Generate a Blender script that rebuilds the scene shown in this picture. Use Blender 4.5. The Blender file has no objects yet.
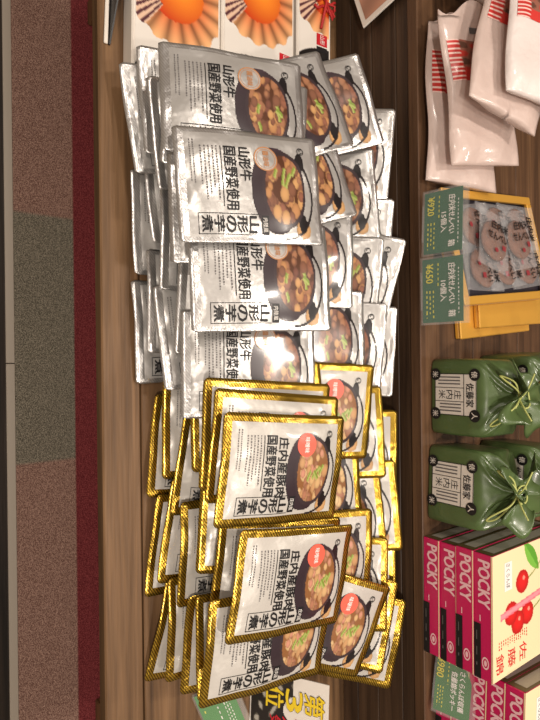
import bpy, math, random
from mathutils import Vector, Matrix
R = math.radians
rnd = random.Random(11)
S = bpy.context.scene
COL = S.collection
T = 0.74                       # height of the table top above the floor
# ------------------------------------------------------------------ camera
CAMZ, PITCH, ROLL, F = T + 0.655, 53.0, -0.65, 540.0
p = R(PITCH)
fw = Vector((0, math.cos(p), -math.sin(p))); up = Vector((0, math.sin(p), math.cos(p)))
M = Matrix((up, Vector((-1, 0, 0)), -fw)).transposed() @ Matrix.Rotation(R(ROLL), 3, 'Z')
CP = Vector((0, 0, CAMZ))
cam = bpy.data.cameras.new('camera'); cam.lens = 27.0; cam.sensor_width = 36.0; cam.clip_start = 0.02
co = bpy.data.objects.new('camera', cam); COL.objects.link(co)
co.matrix_world = Matrix.Translation(CP) @ M.to_4x4()
S.camera = co

def at(px, py, z):
    """world point at height z (above the table top) seen along a line of sight"""
    d = M @ Vector(((px - 270) / F, (360 - py) / F, -1))
    return CP + d * ((T + z - CAMZ) / d.z)
def atY(px, py, Y):
    d = M @ Vector(((px - 270) / F, (360 - py) / F, -1))
    return CP + d * (Y / d.y)
def proj(v):
    q = M.transposed() @ (v - CP)
    return 270 + F * q.x / -q.z, 360 - F * q.y / -q.z

# ------------------------------------------------------------------ objects
def tag(o, label=None, cat=None, group=None, kind=None):
    if label: o['label'] = label
    if cat: o['category'] = cat
    if group: o['group'] = group
    if kind: o['kind'] = kind
    return o
def thing(name, label, cat, loc=(0, 0, 0), rz=0, group=None):
    o = bpy.data.objects.new(name, None); COL.objects.link(o)
    o.empty_display_size = .02
    o.location = loc; o.rotation_euler = (0, 0, rz)
    return tag(o, label, cat, group)
def copy_tree(o, parent=None):
    c = o.copy(); COL.objects.link(c)
    if parent: c.parent = parent
    for ch in list(o.children): copy_tree(ch, c)
    return c

class MB:
    def __init__(s): s.v = []; s.f = []; s.m = []; s.c = []; s.hascol = False
    def add(s, vs, fs, mi=0, cols=None):
        b = len(s.v); s.v += [tuple(x) for x in vs]
        s.f += [tuple(i + b for i in f) for f in fs]; s.m += [mi] * len(fs)
        if cols: s.hascol = True; s.c += cols
        else: s.c += [(1, 1, 1)] * len(vs)
    def box(s, x0, x1, y0, y1, z0, z1, mi=0, bev=0.0):
        if bev <= 0:
            s.add([(x0,y0,z0),(x1,y0,z0),(x1,y1,z0),(x0,y1,z0),(x0,y0,z1),(x1,y0,z1),(x1,y1,z1),(x0,y1,z1)],
                  [(3,2,1,0),(4,5,6,7),(0,1,5,4),(1,2,6,5),(2,3,7,6),(3,0,4,7)], mi); return
        b = bev
        vs = []
        for z, k in ((z0, b), (z0 + b, 0), (z1 - b, 0), (z1, b)):
            e = b if k else 0
            vs += [(x0+b, y0+e, z), (x1-b, y0+e, z), (x1-e, y0+b, z), (x1-e, y1-b, z), (x1-b, y1-e, z), (x0+b, y1-e, z), (x0+e, y1-b, z), (x0+e, y0+b, z)]
        fs = [tuple(range(7, -1, -1)), tuple(range(24, 32))]
        for l in range(3):
            for i in range(8):
                j = (i + 1) % 8
                fs.append((l*8+i, l*8+j, l*8+8+j, l*8+8+i))
        s.add(vs, fs, mi)
    def tube(s, pts, r, n=8, mi=0):
        pts = [Vector(q) for q in pts]; vs = []; fs = []
        for i, q in enumerate(pts):
            t = (pts[min(i+1, len(pts)-1)] - pts[max(i-1, 0)]).normalized()
            a = t.cross(Vector((.3, .5, .81))).normalized(); b = t.cross(a)
            for k in range(n):
                w = 2*math.pi*k/n; vs.append(q + a*math.cos(w)*r + b*math.sin(w)*r)
        for i in range(len(pts)-1):
            for k in range(n):
                fs.append((i*n+k, i*n+(k+1) % n, i*n+n+(k+1) % n, i*n+n+k))
        fs.append(tuple(range(n-1, -1, -1))); fs.append(tuple((len(pts)-1)*n+k for k in range(n)))
        s.add(vs, fs, mi)
    def rings(s, rings, mi=0, cap=(True, True), cols=None):
        n = len(rings[0]); vs = [q for r in rings for q in r]; fs = []
        for i in range(len(rings)-1):
            for k in range(n):
                fs.append((i*n+k, i*n+(k+1) % n, i*n+n+(k+1) % n, i*n+n+k))
        if cap[0]: fs.append(tuple(range(n-1, -1, -1)))
        if cap[1]: fs.append(tuple((len(rings)-1)*n+k for k in range(n)))
        s.add(vs, fs, mi)
    def data(s, name, mats, smooth=True):
        me = bpy.data.meshes.new(name); me.from_pydata(s.v, [], s.f)
        for m in (mats if isinstance(mats, (list, tuple)) else [mats]): me.materials.append(m)
        me.polygons.foreach_set('material_index', s.m)
        if smooth: me.polygons.foreach_set('use_smooth', [True]*len(s.f))
        if s.hascol:
            a = me.color_attributes.new('Print', 'FLOAT_COLOR', 'POINT')
            a.data.foreach_set('color', [x for c in s.c for x in (c[0], c[1], c[2], 1.0)])
        me.update(); return me
    def build(s, name, mats, parent=None, smooth=True):
        o = bpy.data.objects.new(name, s.data(name, mats, smooth)); COL.objects.link(o)
        if parent: o.parent = parent
        return o

# ------------------------------------------------------------------ lettering
_tc = {}
def glyphs(s, bold=0.0):
    k = (s, bold)
    if k not in _tc:
        c = bpy.data.curves.new('t', 'FONT'); c.body = s; c.resolution_u = 2; c.offset = bold
        o = bpy.data.objects.new('t', c); COL.objects.link(o)
        me = bpy.data.meshes.new_from_object(o.evaluated_get(bpy.context.evaluated_depsgraph_get()))
        vs = [(v.co.x, v.co.y) for v in me.vertices]; fs = [tuple(q.vertices) for q in me.polygons]
        bpy.data.objects.remove(o); bpy.data.curves.remove(c); bpy.data.meshes.remove(me)
        x0 = min(v[0] for v in vs); x1 = max(v[0] for v in vs); y0 = min(v[1] for v in vs); y1 = max(v[1] for v in vs)
        _tc[k] = ([((x-x0)/max(x1-x0, 1e-6), (y-y0)/max(y1-y0, 1e-6)) for x, y in vs], fs)
    return _tc[k]
def text(mb, s, x0, y0, x1, y1, fn, mi=0, bold=0.0, slant=0.0):
    """letter s into the box (x0,y0)-(x1,y1) of a surface given by fn(x,y) -> point"""
    vs, fs = glyphs(s, 0.0)
    cx, cy = (x0+x1)/2, (y0+y1)/2; ex, ey = (x1-x0)*.05, (y1-y0)*.05
    c = fn(cx, cy); nrm = (fn(cx+ex, cy)-c).cross(fn(cx, cy+ey)-c).normalized()
    moves = [(0, 0)]
    if bold > .015:
        k = bold*(y1-y0)*.9; hz = abs(x1-x0)/len(s)/max(abs(y1-y0), 1e-9)*k
        moves += [(hz, 0), (-hz, 0), (0, k)]
    for i, (dx, dy) in enumerate(moves):       # heavier strokes, laid one over the other
        mb.add([fn(x0+(x1-x0)*a+slant*(b-.5)+dx, y0+(y1-y0)*b+dy)+nrm*(.00009*i) for a, b in vs], fs, mi)
def vtext(mb, s, x0, y0, x1, y1, fn, mi=0, bold=0.0):
    n = len(s); h = (y1-y0)/n
    for i, ch in enumerate(s):
        text(mb, ch, x0, y1-h*(i+1)+h*.06, x1, y1-h*i-h*.06, fn, mi, bold)
def rect(mb, x0, y0, x1, y1, fn, mi=0, n=1):
    vs = []; fs = []
    lx = abs(x1-x0) >= abs(y1-y0)
    for i in range(n+1):
        t = i/n
        if lx: vs += [fn(x0+(x1-x0)*t, y0), fn(x0+(x1-x0)*t, y1)]
        else: vs += [fn(x0, y0+(y1-y0)*t), fn(x1, y0+(y1-y0)*t)]
    for i in range(n): fs.append((2*i, 2*i+2, 2*i+3, 2*i+1) if lx else (2*i, 2*i+1, 2*i+3, 2*i+2))
    mb.add(vs, fs, mi)
def ellipse(mb, cx, cy, rx, ry, fn, mi=0, n=28, inner=0.0):
    if inner:
        vs = []; fs = []
        for k in range(n):
            w = 2*math.pi*k/n
            vs += [fn(cx+rx*math.cos(w), cy+ry*math.sin(w)), fn(cx+rx*inner*math.cos(w), cy+ry*inner*math.sin(w))]
        for k in range(n):
            j = (k+1) % n; fs.append((2*k, 2*j, 2*j+1, 2*k+1))
    else:
        vs = [fn(cx, cy)] + [fn(cx+rx*math.cos(2*math.pi*k/n), cy+ry*math.sin(2*math.pi*k/n)) for k in range(n)]
        fs = [(0, 1+k, 1+(k+1) % n) for k in range(n)]
    mb.add(vs, fs, mi)
def smallprint(mb, x0, y0, x1, y1, lines, fn, mi, seed=1, gap=.35):
    """illegibly small print: broken strokes"""
    q = random.Random(seed); h = (y1-y0)/lines
    for i in range(lines):
        y = y1-h*(i+.5); x = x0; end = x1-(x1-x0)*(q.random()*.3 if i % 3 else 0)
        while x < end:
            l = h*(.35+q.random()*.5)
            rect(mb, x, y-h*(.12+.1*q.random()), min(x+l, end), y+h*(.1+.12*q.random()), fn, mi); x += l+h*gap
def paint(mb, x0, y0, x1, y1, nx, ny, fn, col, mi=0):
    """a printed picture: a grid over the surface, coloured cell by cell; col -> None leaves it out"""
    cs = []; vs = []
    for j in range(ny+1):
        for i in range(nx+1):
            x = x0+(x1-x0)*i/nx; y = y0+(y1-y0)*j/ny
            cs.append(col(x, y)); vs.append(fn(x, y))
    idx = {}; nv = []; nc = []; fs = []
    for j in range(ny):
        for i in range(nx):
            q = (j*(nx+1)+i, j*(nx+1)+i+1, (j+1)*(nx+1)+i+1, (j+1)*(nx+1)+i)
            ok = [cs[k] for k in q if cs[k]]
            if len(ok) < 3: continue
            f = []
            for k in q:
                if k not in idx:
                    idx[k] = len(nv); nv.append(vs[k]); nc.append(cs[k] or ok[0])
                f.append(idx[k])
            fs.append(tuple(f))
    mb.add(nv, fs, mi, nc)

# ------------------------------------------------------------------ materials
def lin(c): return tuple((x/12.92 if x <= .04045 else ((x+.055)/1.055)**2.4) for x in c)
def H(r, g, b): return lin((r/255, g/255, b/255))
def node(nt, t, **kw):
    n = nt.nodes.new(t)
    for k, v in kw.items(): setattr(n, k, v)
    return n
def mat(name, col, rough=.5, metal=0.0, spec=.5, coat=0.0, bump=None, noise=None, alpha=1.0, aniso=0):
    m = bpy.data.materials.new(name); m.use_nodes = True; nt = m.node_tree
    b = nt.nodes['Principled BSDF']
    b.inputs['Base Color'].default_value = (*col, 1); b.inputs['Roughness'].default_value = rough
    b.inputs['Metallic'].default_value = metal; b.inputs['Specular IOR Level'].default_value = spec
    b.inputs['Coat Weight'].default_value = coat; b.inputs['Coat Roughness'].default_value = .12
    tc = node(nt, 'ShaderNodeTexCoord')
    if noise:
        sc, c2 = noise
        n = node(nt, 'ShaderNodeTexNoise'); n.inputs['Scale'].default_value = sc; n.inputs['Detail'].default_value = 5
        nt.links.new(tc.outputs['Object'], n.inputs['Vector'])
        mx = node(nt, 'ShaderNodeMix', data_type='RGBA'); mx.inputs[6].default_value = (*col, 1); mx.inputs[7].default_value = (*c2, 1)
        nt.links.new(n.outputs['Fac'], mx.inputs[0]); nt.links.new(mx.outputs[2], b.inputs['Base Color'])
    if bump:
        sc, st, dist = bump
        n = node(nt, 'ShaderNodeTexNoise'); n.inputs['Scale'].default_value = sc; n.inputs['Detail'].default_value = 3
        nt.links.new(tc.outputs['Object'], n.inputs['Vector'])
        bp = node(nt, 'ShaderNodeBump'); bp.inputs['Strength'].default_value = st; bp.inputs['Distance'].default_value = dist
        nt.links.new(n.outputs['Fac'], bp.inputs['Height']); nt.links.new(bp.outputs[0], b.inputs['Normal'])
    return m
def printed(name, rough=.35, spec=.5, coat=.3):
    m = mat(name, (1, 1, 1), rough, 0, spec, coat); nt = m.node_tree
    a = node(nt, 'ShaderNodeAttribute', attribute_name='Print')
    nt.links.new(a.outputs['Color'], nt.nodes['Principled BSDF'].inputs['Base Color']); return m
def foil(name, c1, c2, rough, pitch=.0032, bumpst=.25, metal=1.0):
    m = mat(name, c1, rough, metal, .5, .2, bump=(70, bumpst, .004)); nt = m.node_tree
    b = nt.nodes['Principled BSDF']; tc = node(nt, 'ShaderNodeTexCoord')
    mp = node(nt, 'ShaderNodeMapping'); mp.inputs['Rotation'].default_value = (0, 0, R(-38))
    nt.links.new(tc.outputs['Object'], mp.inputs[0])
    w = node(nt, 'ShaderNodeTexWave', bands_direction='Y'); w.inputs['Scale'].default_value = .314/pitch
    nt.links.new(mp.outputs[0], w.inputs['Vector'])
    rp = node(nt, 'ShaderNodeValToRGB'); rp.color_ramp.elements[0].position = .35; rp.color_ramp.elements[1].position = .6
    rp.color_ramp.elements[0].color = (*c2, 1); rp.color_ramp.elements[1].color = (*c1, 1)
    nt.links.new(w.outputs['Fac'], rp.inputs[0]); nt.links.new(rp.outputs[0], b.inputs['Base Color'])
    return m
def wood(name, c1, c2, c3, rough=.5):
    m = mat(name, c1, rough, 0, .35); nt = m.node_tree; b = nt.nodes['Principled BSDF']
    tc = node(nt, 'ShaderNodeTexCoord'); mp = node(nt, 'ShaderNodeMapping'); mp.inputs['Scale'].default_value = (1.1, 26, 26)
    nt.links.new(tc.outputs['Object'], mp.inputs[0])
    n = node(nt, 'ShaderNodeTexNoise'); n.inputs['Scale'].default_value = 2.2; n.inputs['Detail'].default_value = 7; n.inputs['Distortion'].default_value = .6
    n2 = node(nt, 'ShaderNodeTexNoise'); n2.inputs['Scale'].default_value = 9; n2.inputs['Detail'].default_value = 4
    nt.links.new(mp.outputs[0], n.inputs['Vector']); nt.links.new(mp.outputs[0], n2.inputs['Vector'])
    rp = node(nt, 'ShaderNodeValToRGB'); e = rp.color_ramp.elements
    e[0].position = .3; e[0].color = (*c2, 1); e[1].position = .72; e[1].color = (*c3, 1); k = e.new(.5); k.color = (*c1, 1)
    nt.links.new(n.outputs['Fac'], rp.inputs[0])
    mx = node(nt, 'ShaderNodeMix', data_type='RGBA', blend_type='MULTIPLY'); mx.inputs[0].default_value = .45
    nt.links.new(rp.outputs[0], mx.inputs[6]); nt.links.new(n2.outputs['Color'], mx.inputs[7])
    rp2 = node(nt, 'ShaderNodeValToRGB'); rp2.color_ramp.elements[0].color = (.55, .55, .55, 1); rp2.color_ramp.elements[0].position = .35
    rp2.color_ramp.elements[1].position = .6
    nt.links.new(n2.outputs['Fac'], rp2.inputs[0]); nt.links.new(rp2.outputs[0], mx.inputs[7])
    nt.links.new(mx.outputs[2], b.inputs['Base Color'])
    bp = node(nt, 'ShaderNodeBump'); bp.inputs['Strength'].default_value = .25; bp.inputs['Distance'].default_value = .002
    nt.links.new(n2.outputs['Fac'], bp.inputs['Height']); nt.links.new(bp.outputs[0], b.inputs['Normal'])
    return m
def film(name, col, rough, op, bump=None):
    m = mat(name, col, rough, 0, .8, .5, bump=bump); nt = m.node_tree; b = nt.nodes['Principled BSDF']
    t = node(nt, 'ShaderNodeBsdfTransparent'); x = node(nt, 'ShaderNodeMixShader'); x.inputs[0].default_value = op
    nt.links.new(t.outputs[0], x.inputs[1]); nt.links.new(b.outputs[0], x.inputs[2])
    nt.links.new(x.outputs[0], nt.nodes['Material Output'].inputs['Surface']); return m

m_table = wood('table_wood', H(110, 82, 55), H(77, 55, 35), H(136, 104, 73))
m_dark = wood('dark_stained_wood', H(76, 57, 42), H(52, 38, 28), H(98, 75, 56))
m_floorwood = wood('floor_wood', H(46, 38, 32), H(30, 25, 21), H(60, 50, 42))
m_silver = foil('silver_foil', (.72, .71, .70), (.58, .57, .56), .30, .0028, .26, .88)
m_gold = foil('gold_foil', H(220, 182, 70), H(124, 94, 32), .28, .0029, .35, .92)
m_spanel = mat('silver_print_ground', H(200, 198, 195), .33, .55, .5, .35, bump=(26, .34, .008))
m_gpanel = mat('white_print_ground', H(200, 196, 189), .34, .12, .5, .35, bump=(26, .34, .008))
m_ink = mat('black_ink', (.012, .011, .012), .4, 0, .4)
m_grey = mat('grey_ink', (.13, .12, .12), .5)
m_pot = printed('printed_photo', .32, .5, .5)
m_badge_s = mat('ochre_ink', H(190, 135, 92), .35, 0, .5, .4)
m_badge_g = mat('salmon_ink', H(240, 105, 85), .35, 0, .5, .4)
m_white = mat('white_ink', H(240, 236, 230), .4)
m_card = mat('white_card', H(226, 218, 208), .5)
m_paint = printed('printed_card', .38, .5, .25)

# ------------------------------------------------------------------ setting
def plane(name, x0, x1, y0, y1, z, m, th=.02):
    b = MB(); b.box(x0, x1, y0, y1, z-th, z); o = b.build(name, m, None, False); return tag(o, kind='structure')
plane('floor', -3, 3, -1.5, 2.6, 0, m_floorwood, .05)
def carpet_mat():
    m = mat('carpet', H(120, 90, 80), .95, 0, .1); nt = m.node_tree; b = nt.nodes['Principled BSDF']
    tc = node(nt, 'ShaderNodeTexCoord'); sp = node(nt, 'ShaderNodeSeparateXYZ'); nt.links.new(tc.outputs['Object'], sp.inputs[0])
    def step(src, e, w=.004):
        r = node(nt, 'ShaderNodeMapRange'); r.inputs[1].default_value = e-w; r.inputs[2].default_value = e+w
        nt.links.new(src, r.inputs[0]); return r.outputs[0]
    nz = node(nt, 'ShaderNodeTexNoise'); nz.inputs['Scale'].default_value = 420; nz.inputs['Detail'].default_value = 4
    nt.links.new(tc.outputs['Object'], nz.inputs['Vector'])
    def mix(f, a, c):
        x = node(nt, 'ShaderNodeMix', data_type='RGBA')
        nt.links.new(f, x.inputs[0])
        for i, q in ((6, a), (7, c)):
            if isinstance(q, tuple): x.inputs[i].default_value = (*q, 1)
            else: nt.links.new(q, x.inputs[i])
        return x.outputs[2]
    rp = node(nt, 'ShaderNodeMapRange'); rp.inputs[1].default_value = .35; rp.inputs[2].default_value = .65
    nt.links.new(nz.outputs['Fac'], rp.inputs[0]); n = rp.outputs[0]
    brown = mix(n, H(116, 83, 74), H(200, 164, 148)); grey = mix(n, H(92, 88, 77), H(172, 164, 147)); red = mix(n, H(100, 38, 44), H(158, 76, 78))
    a = mix(step(sp.outputs['X'], -.362), brown, grey); a = mix(step(sp.outputs['X'], .243), a, brown)
    a = mix(step(sp.outputs['Y'], .428, .002), a, red)
    nt.links.new(a, b.inputs['Base Color'])
    bp = node(nt, 'ShaderNodeBump'); bp.inputs['Strength'].default_value = .6; bp.inputs['Distance'].default_value = .003
    nt.links.new(n, bp.inputs['Height']); nt.links.new(bp.outputs[0], b.inputs['Normal'])
    return m
plane('floor_carpet', -3, 3, .288, 2.6, .004, carpet_mat(), .004)
plane('ceiling', -3, 3, -1.5, 2.6, 2.78, mat('ceiling_paint', H(200, 190, 178), .8), .03)
b = MB(); b.box(-3, 3, 2.6, 2.66, 0, 2.78); tag(b.build('wall_back', mat('wall_paint', H(150, 132, 116), .8), None, False), kind='structure')
b = MB(); b.box(-3, -.0, .269, .288, 0, .006, 0, .001); b.box(.002, 3, .269, .288, 0, .006, 0, .001)
tag(b.build('trim_1', mat('metal_strip', H(196, 186, 172), .45, .3), None, False), kind='structure')

# table: boarded top with a front rim board
TX = .98; YR = .64; SZ = .169
tb = thing('display_table', 'brown wooden display table whose boarded top carries the pouch heap', 'table', (0, .43, 0))
b = MB()
for y0, y1 in ((.286, .372), (.374, .462), (.464, .552), (.554, .66)):
    b.box(-TX, TX, y0-.43, y1-.43, T-.02, T, 0, .0012)
b.build('tabletop', m_table, tb, False)
b = MB(); b.box(-TX, TX, .2345-.43, .2845-.43, T-.022, T+.0, 0, .002); b.build('front_rim', m_table, tb, False)
for sx in (-1, 1):
    for y in (.50, .62):
        b = MB(); b.box(sx*.9-.03, sx*.9+.03, y-.43-.03, y-.43+.03, .004, T-.02, 0, .003); b.build('leg', m_table, tb, False)
sh = thing('display_riser', 'dark boarded step behind the pouch heap carrying bags and boxes', 'shelf', (0, YR, T))
b = MB()
for z0, z1 in ((.0005, .034), (.035, .078), (.079, .126), (.127, SZ-.0185)): b.box(-TX, TX, 0, .018, z0, z1, 0, .001)
b.build('riser_board', m_dark, sh, False)
b = MB()
for y0, y1 in ((-.004, .125), (.1265, .26), (.2615, .42)): b.box(-TX, TX, y0, y1, SZ-.018, SZ, 0, .0012)
b.build('shelf_board', wood('shelf_wood', H(94, 67, 46), H(66, 46, 31), H(116, 86, 60)), sh, False)
for sx in (-1, 1):
    b = MB(); b.box(sx*.95-.012, sx*.95+.012, .0185, .41, -T+.004 if False else .021, SZ-.0185); b.build('end_panel', m_dark, sh, False)
    b = MB(); b.box(sx*.90-.03, sx*.90+.03, .35, .40, -T+.0045, SZ-.0185, 0, .003); b.build('leg', m_dark, sh, False)

# ------------------------------------------------------------------ retort pouches
PW, PL = .132, .175
def surface(seed, plump, ring, bend=1.0):
    q = random.Random(seed)
    ph = [q.random()*6.28 for _ in range(8)]; cu = [(q.random()-.5)*2*bend for _ in range(4)]
    rl, rb, rt = ring
    def base(u, v):
        a = u/(PW/2); c = v/PL*2-1
        z = .0028*cu[0]*a*a + .0035*cu[1]*c*c + .0022*cu[2]*a*c
        e = max(abs(a), abs(c))**4
        z += e*(.0012*math.sin(u*70+ph[0]) + .0011*math.sin(v*62+ph[1]))
        z += .0035*max(0, a*cu[3]+c*.6-.9) - .003*max(0, -a*cu[2]-c*.7-.8)
        return z
    def bulge(u, v):
        a = min(1, abs(u)/(PW/2-rl*.8))
        c = (v-rb)/(PL-rb-rt)*2-1; c = min(1, abs(c))
        h = plump*((1-a**2.2)*(1-c**2.4))**.62
        k = min(1, h/plump*2.2)*(1-min(1, h/plump))
        h += k*(.0009*math.sin(u*150+v*40+ph[2]) + .0010*math.sin(v*120-u*60+ph[3]))
        h += min(1, h/plump)*.0007*math.sin(u*55+v*35+ph[4])
        return h
    def front(u, v, off=0.0): return Vector((u, v, base(u, v)+bulge(u, v)+.0003+off))
    def back(u, v): return Vector((u, v, base(u, v)-bulge(u, v)*.55-.0003))
    return front, back
def pouch_shell(fr, bk, ring):
    rl, rb, rt = ring
    def lines(a0, a1, i0, i1, n):
        L = [a0, a0+(i0-a0)*.5] + [i0+(i1-i0)*k/n for k in range(n+1)] + [i1+(a1-i1)*.5, a1]; return L
    us = lines(-PW/2, PW/2, -PW/2+rl, PW/2-rl, 34); vs = lines(0, PL, rb, PL-rt, 44)
    nu, nv = len(us), len(vs)
    body, ringm = MB(), MB()
    P = []; Q = []
    for j, v in enumerate(vs):
        for i, u in enumerate(us):
            uu, vv = u, v
            if i in (0, nu-1) and j in (0, nv-1): uu *= .975; vv = v+(.0022 if j == 0 else -.0022)
            P.append(fr(uu, vv)); Q.append(bk(uu, vv))
    fb, fr_ = [], []
    n = nu*nv
    for j in range(nv-1):
        for i in range(nu-1):
            f = (j*nu+i, j*nu+i+1, (j+1)*nu+i+1, (j+1)*nu+i); g = tuple(n+k for k in reversed(f))
            (fb if 2 <= i < nu-3 and 2 <= j < nv-3 else fr_).extend((f, g))
    for i in range(nu-1):
        fr_ += [(i+1, i, n+i, n+i+1), ((nv-1)*nu+i, (nv-1)*nu+i+1, n+(nv-1)*nu+i+1, n+(nv-1)*nu+i)]
    for j in range(nv-1):
        fr_ += [(j*nu, (j+1)*nu, n+(j+1)*nu, n+j*nu), ((j+1)*nu+nu-1, j*nu+nu-1, n+j*nu+nu-1, n+(j+1)*nu+nu-1)]
    def sub(fs, mb):
        ids = {}; vv = []
        for f in fs:
            for k in f:
                if k not in ids: ids[k] = len(vv); vv.append((P+Q)[k])
        mb.add(vv, [tuple(ids[k] for k in f) for f in fs])
    sub(fb, body); sub(fr_, ringm)
    return body, ringm
def stew_painter(seed, kind):
    q = random.Random(seed)
    lumps = []
    for _ in range(64):
        a = q.random()*6.28; r = math.sqrt(q.random())*.94
        if kind == 's': c = q.choice([H(196, 150, 100), H(182, 132, 88), H(142, 94, 74), H(116, 74, 60), H(128, 86, 66), H(160, 112, 82)])
        else: c = q.choice([H(206, 168, 120), H(192, 148, 104), H(198, 140, 116), H(170, 118, 92), H(212, 178, 130), H(150, 104, 78)])
        lumps.append((r*math.cos(a), r*math.sin(a), .09+.13*q.random(), c))
    greens = [((q.random()-.5)*1.1, (q.random()-.5)*1.2, q.random()*3.1, .12+.2*q.random()) for _ in range(4)]
    dark = H(52, 40, 46); broth = H(86, 52, 34) if kind == 's' else H(140, 94, 56)
    def col(x, y):                        # x,y in -1..1 of the picture box, y up
        # stew
        sx, sy = (x+.02)/.76, (y-.10)/.62
        r = math.hypot(sx, sy)
        if r < .93:
            c = broth; best = None
            for lx, ly, lr, lc in lumps:
                d = math.hypot(sx-lx, (sy-ly))/lr
                if d < 1: best = (d, lc)
            if best:
                d, lc = best; k = 1.08-.42*d**3; c = tuple(v*k for v in lc)
            for gx, gy, ga, gl in greens:
                dx, dy = sx-gx, sy-gy
                s_, t_ = dx*math.cos(ga)+dy*math.sin(ga), -dx*math.sin(ga)+dy*math.cos(ga)
                if abs(s_) < gl and abs(t_+.5*s_*s_) < .07: c = H(126, 146, 60) if t_ > 0 else H(166, 176, 98)
            return c
        if r < 1.06: return H(58, 46, 50)
        # pot wall below the rim
        wx, wy = x/.83, (y+.12)/.70
        if y < .2 and math.hypot(wx, wy) < 1.08: return tuple(v*(1.0+.9*max(0, -x-.2)) for v in dark)
        # lugs and bail handle
        for lx in (-.62, .66):
            if math.hypot((x-lx)/.2, (y-.62)/.13) < 1 and y > .45: return H(28, 24, 26)
        e = math.hypot((x-.12)/.86, (y-.16)/.80)
        if .95 < e < 1.03 and y > .05: return H(40, 34, 36)
        if math.hypot((x-.78)/.2, (y-.62)/.22) < 1: return tuple(v*(1.1-.4*math.hypot((x-.78)/.2, (y-.62)/.22)**2) for v in H(205, 160, 110))
        return None
    return col
SURF = []
def make_pouch(kind, seed, bend=1.0):
    g = kind == 'g'
    ring = (.010, .011, .010) if g else (.006, .012, .008)
    fr, bk = surface(seed, .0048, ring, bend)
    SURF.append((kind, fr, bk))
    root = thing('retort_pouch', None, 'pouch')
    body, rg = pouch_shell(fr, bk, ring)
    fb, fs = MB(), MB()
    body.build('body', m_gpanel if g else m_spanel, root)
    o = rg.build('seal_border', m_gold if g else m_silver, root)
    o['label'] = 'gold striped border' if g else 'bare silver foil seal'
    ma, mb_ = (.012, .014) if g else (.008, .012)
    wu, wl = PW-2*ma, PL-2*mb_
    def fn(a, b, off=.0006): return fr(-PW/2+ma+wu*a, mb_+wl*b, off)
    t = MB()
    if g: text(t, '庄内産豚肉', .14, .40, .80, .495, fn, 0, .035)
    else: text(t, '山形牛', .12, .40, .46, .495, fn, 0, .035)
    text(t, '国産野菜使用', .12, .285, .75 if not g else .78, .385, fn, 0, .035)
    rect(t, .12, .262, .72, .269, fn, 0, 6)
    smallprint(t, .12, .10, .66, .25, 5, fn, 1, 3)
    smallprint(t, .06, .025, .5, .075, 2, fn, 1, 5)
    rect(t, .785, .07, .792, .55, fn, 0, 6); rect(t, .985, .07, .992, .55, fn, 0, 6)
    rect(t, .785, .065, .992, .07, fn, 0, 3)
    vtext(t, '山形の芋煮', .81, .085, .97, .535, fn, 0, .04)
    rect(t, .795, .555, .985, .615, fn, 0, 3)
    text(t, '内陸風' if not g else '庄内風', .82, .565, .96, .605, lambda a, b: fn(a, b, .0009), 2, .01)
    t.build('lettering', [m_ink, m_grey, m_white], root, False)
    t = MB(); cp = stew_painter(seed % 2 + (10 if g else 0), kind)
    cx, cy, hx, hy = .53, .735, .50, .285
    paint(t, -1, -1, 1, 1, 84, 84, lambda x, y: fn(cx+hx*x, cy+hy*y, .0005), cp)
    t.build('pot_picture', m_pot, root, False)
    t = MB(); bf = lambda a, b: fn(a, b, .0010)
    bx, by, ry = .22, .62, .098; rx = ry*wl/wu
    if g:
        ellipse(t, bx, by+.06, rx, ry, bf, 0); by += .06
    else:
        ellipse(t, bx, by, rx, ry, bf, 1, 28); ellipse(t, bx, by, rx, ry, lambda a, b: fn(a, b, .0012), 0, 28, .9)
        ellipse(t, bx, by, rx*.8, ry*.8, lambda a, b: fn(a, b, .0012), 0, 28, .95)
    text(t, '味噌味' if g else '醤油味', bx-rx*.66, by-ry*.24, bx+rx*.66, by+ry*.26, lambda a, b: fn(a, b, .0014), 1 if g else 0, .02)
    o = t.build('badge', [m_badge_g, m_white] if g else [m_badge_s, m_spanel], root, False)
    o['label'] = 'round salmon red flavour badge' if g else 'round ochre outlined flavour badge'
    t = MB(); lx, ly, lr = .10, .93, .030
    ellipse(t, lx, ly, lr*wl/wu, lr, bf, 0, 20, .82); text(t, 'い', lx-.028, ly-.014, lx+.028, ly+.014, bf, 0, .03)
    t.build('maker_mark', m_ink, root, False)
    return root
protos = {k: [make_pouch(k, s, bd) for s, bd in ((21, .8), (34, .8), (47, .8), (52, 1.5), (63, 1.6), (75, 1.5))] for k in 'sg'}
used = set()
def pose(px, py, z, tilt, phi, roll, anchor):
    best = None
    for i in range(-90, 91):
        yaw = R(i*.5)
        Rm = Matrix.Rotation(R(tilt), 3, 'X') @ Matrix.Rotation(yaw, 3, 'Z') @ Matrix.Rotation(-R(roll), 3, 'Y')
        ydir = Rm @ Vector((0, 1, 0)); P = at(px, py, z)
        B = P if anchor == 'b' else P-ydir*PL
        a, c = proj(B), proj(B+ydir*PL)
        e = abs(math.degrees(math.atan2(c[1]-a[1], c[0]-a[0]))-phi)
        if best is None or e < best[0]: best = (e, B, Rm)
    return best[1], best[2]
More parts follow.
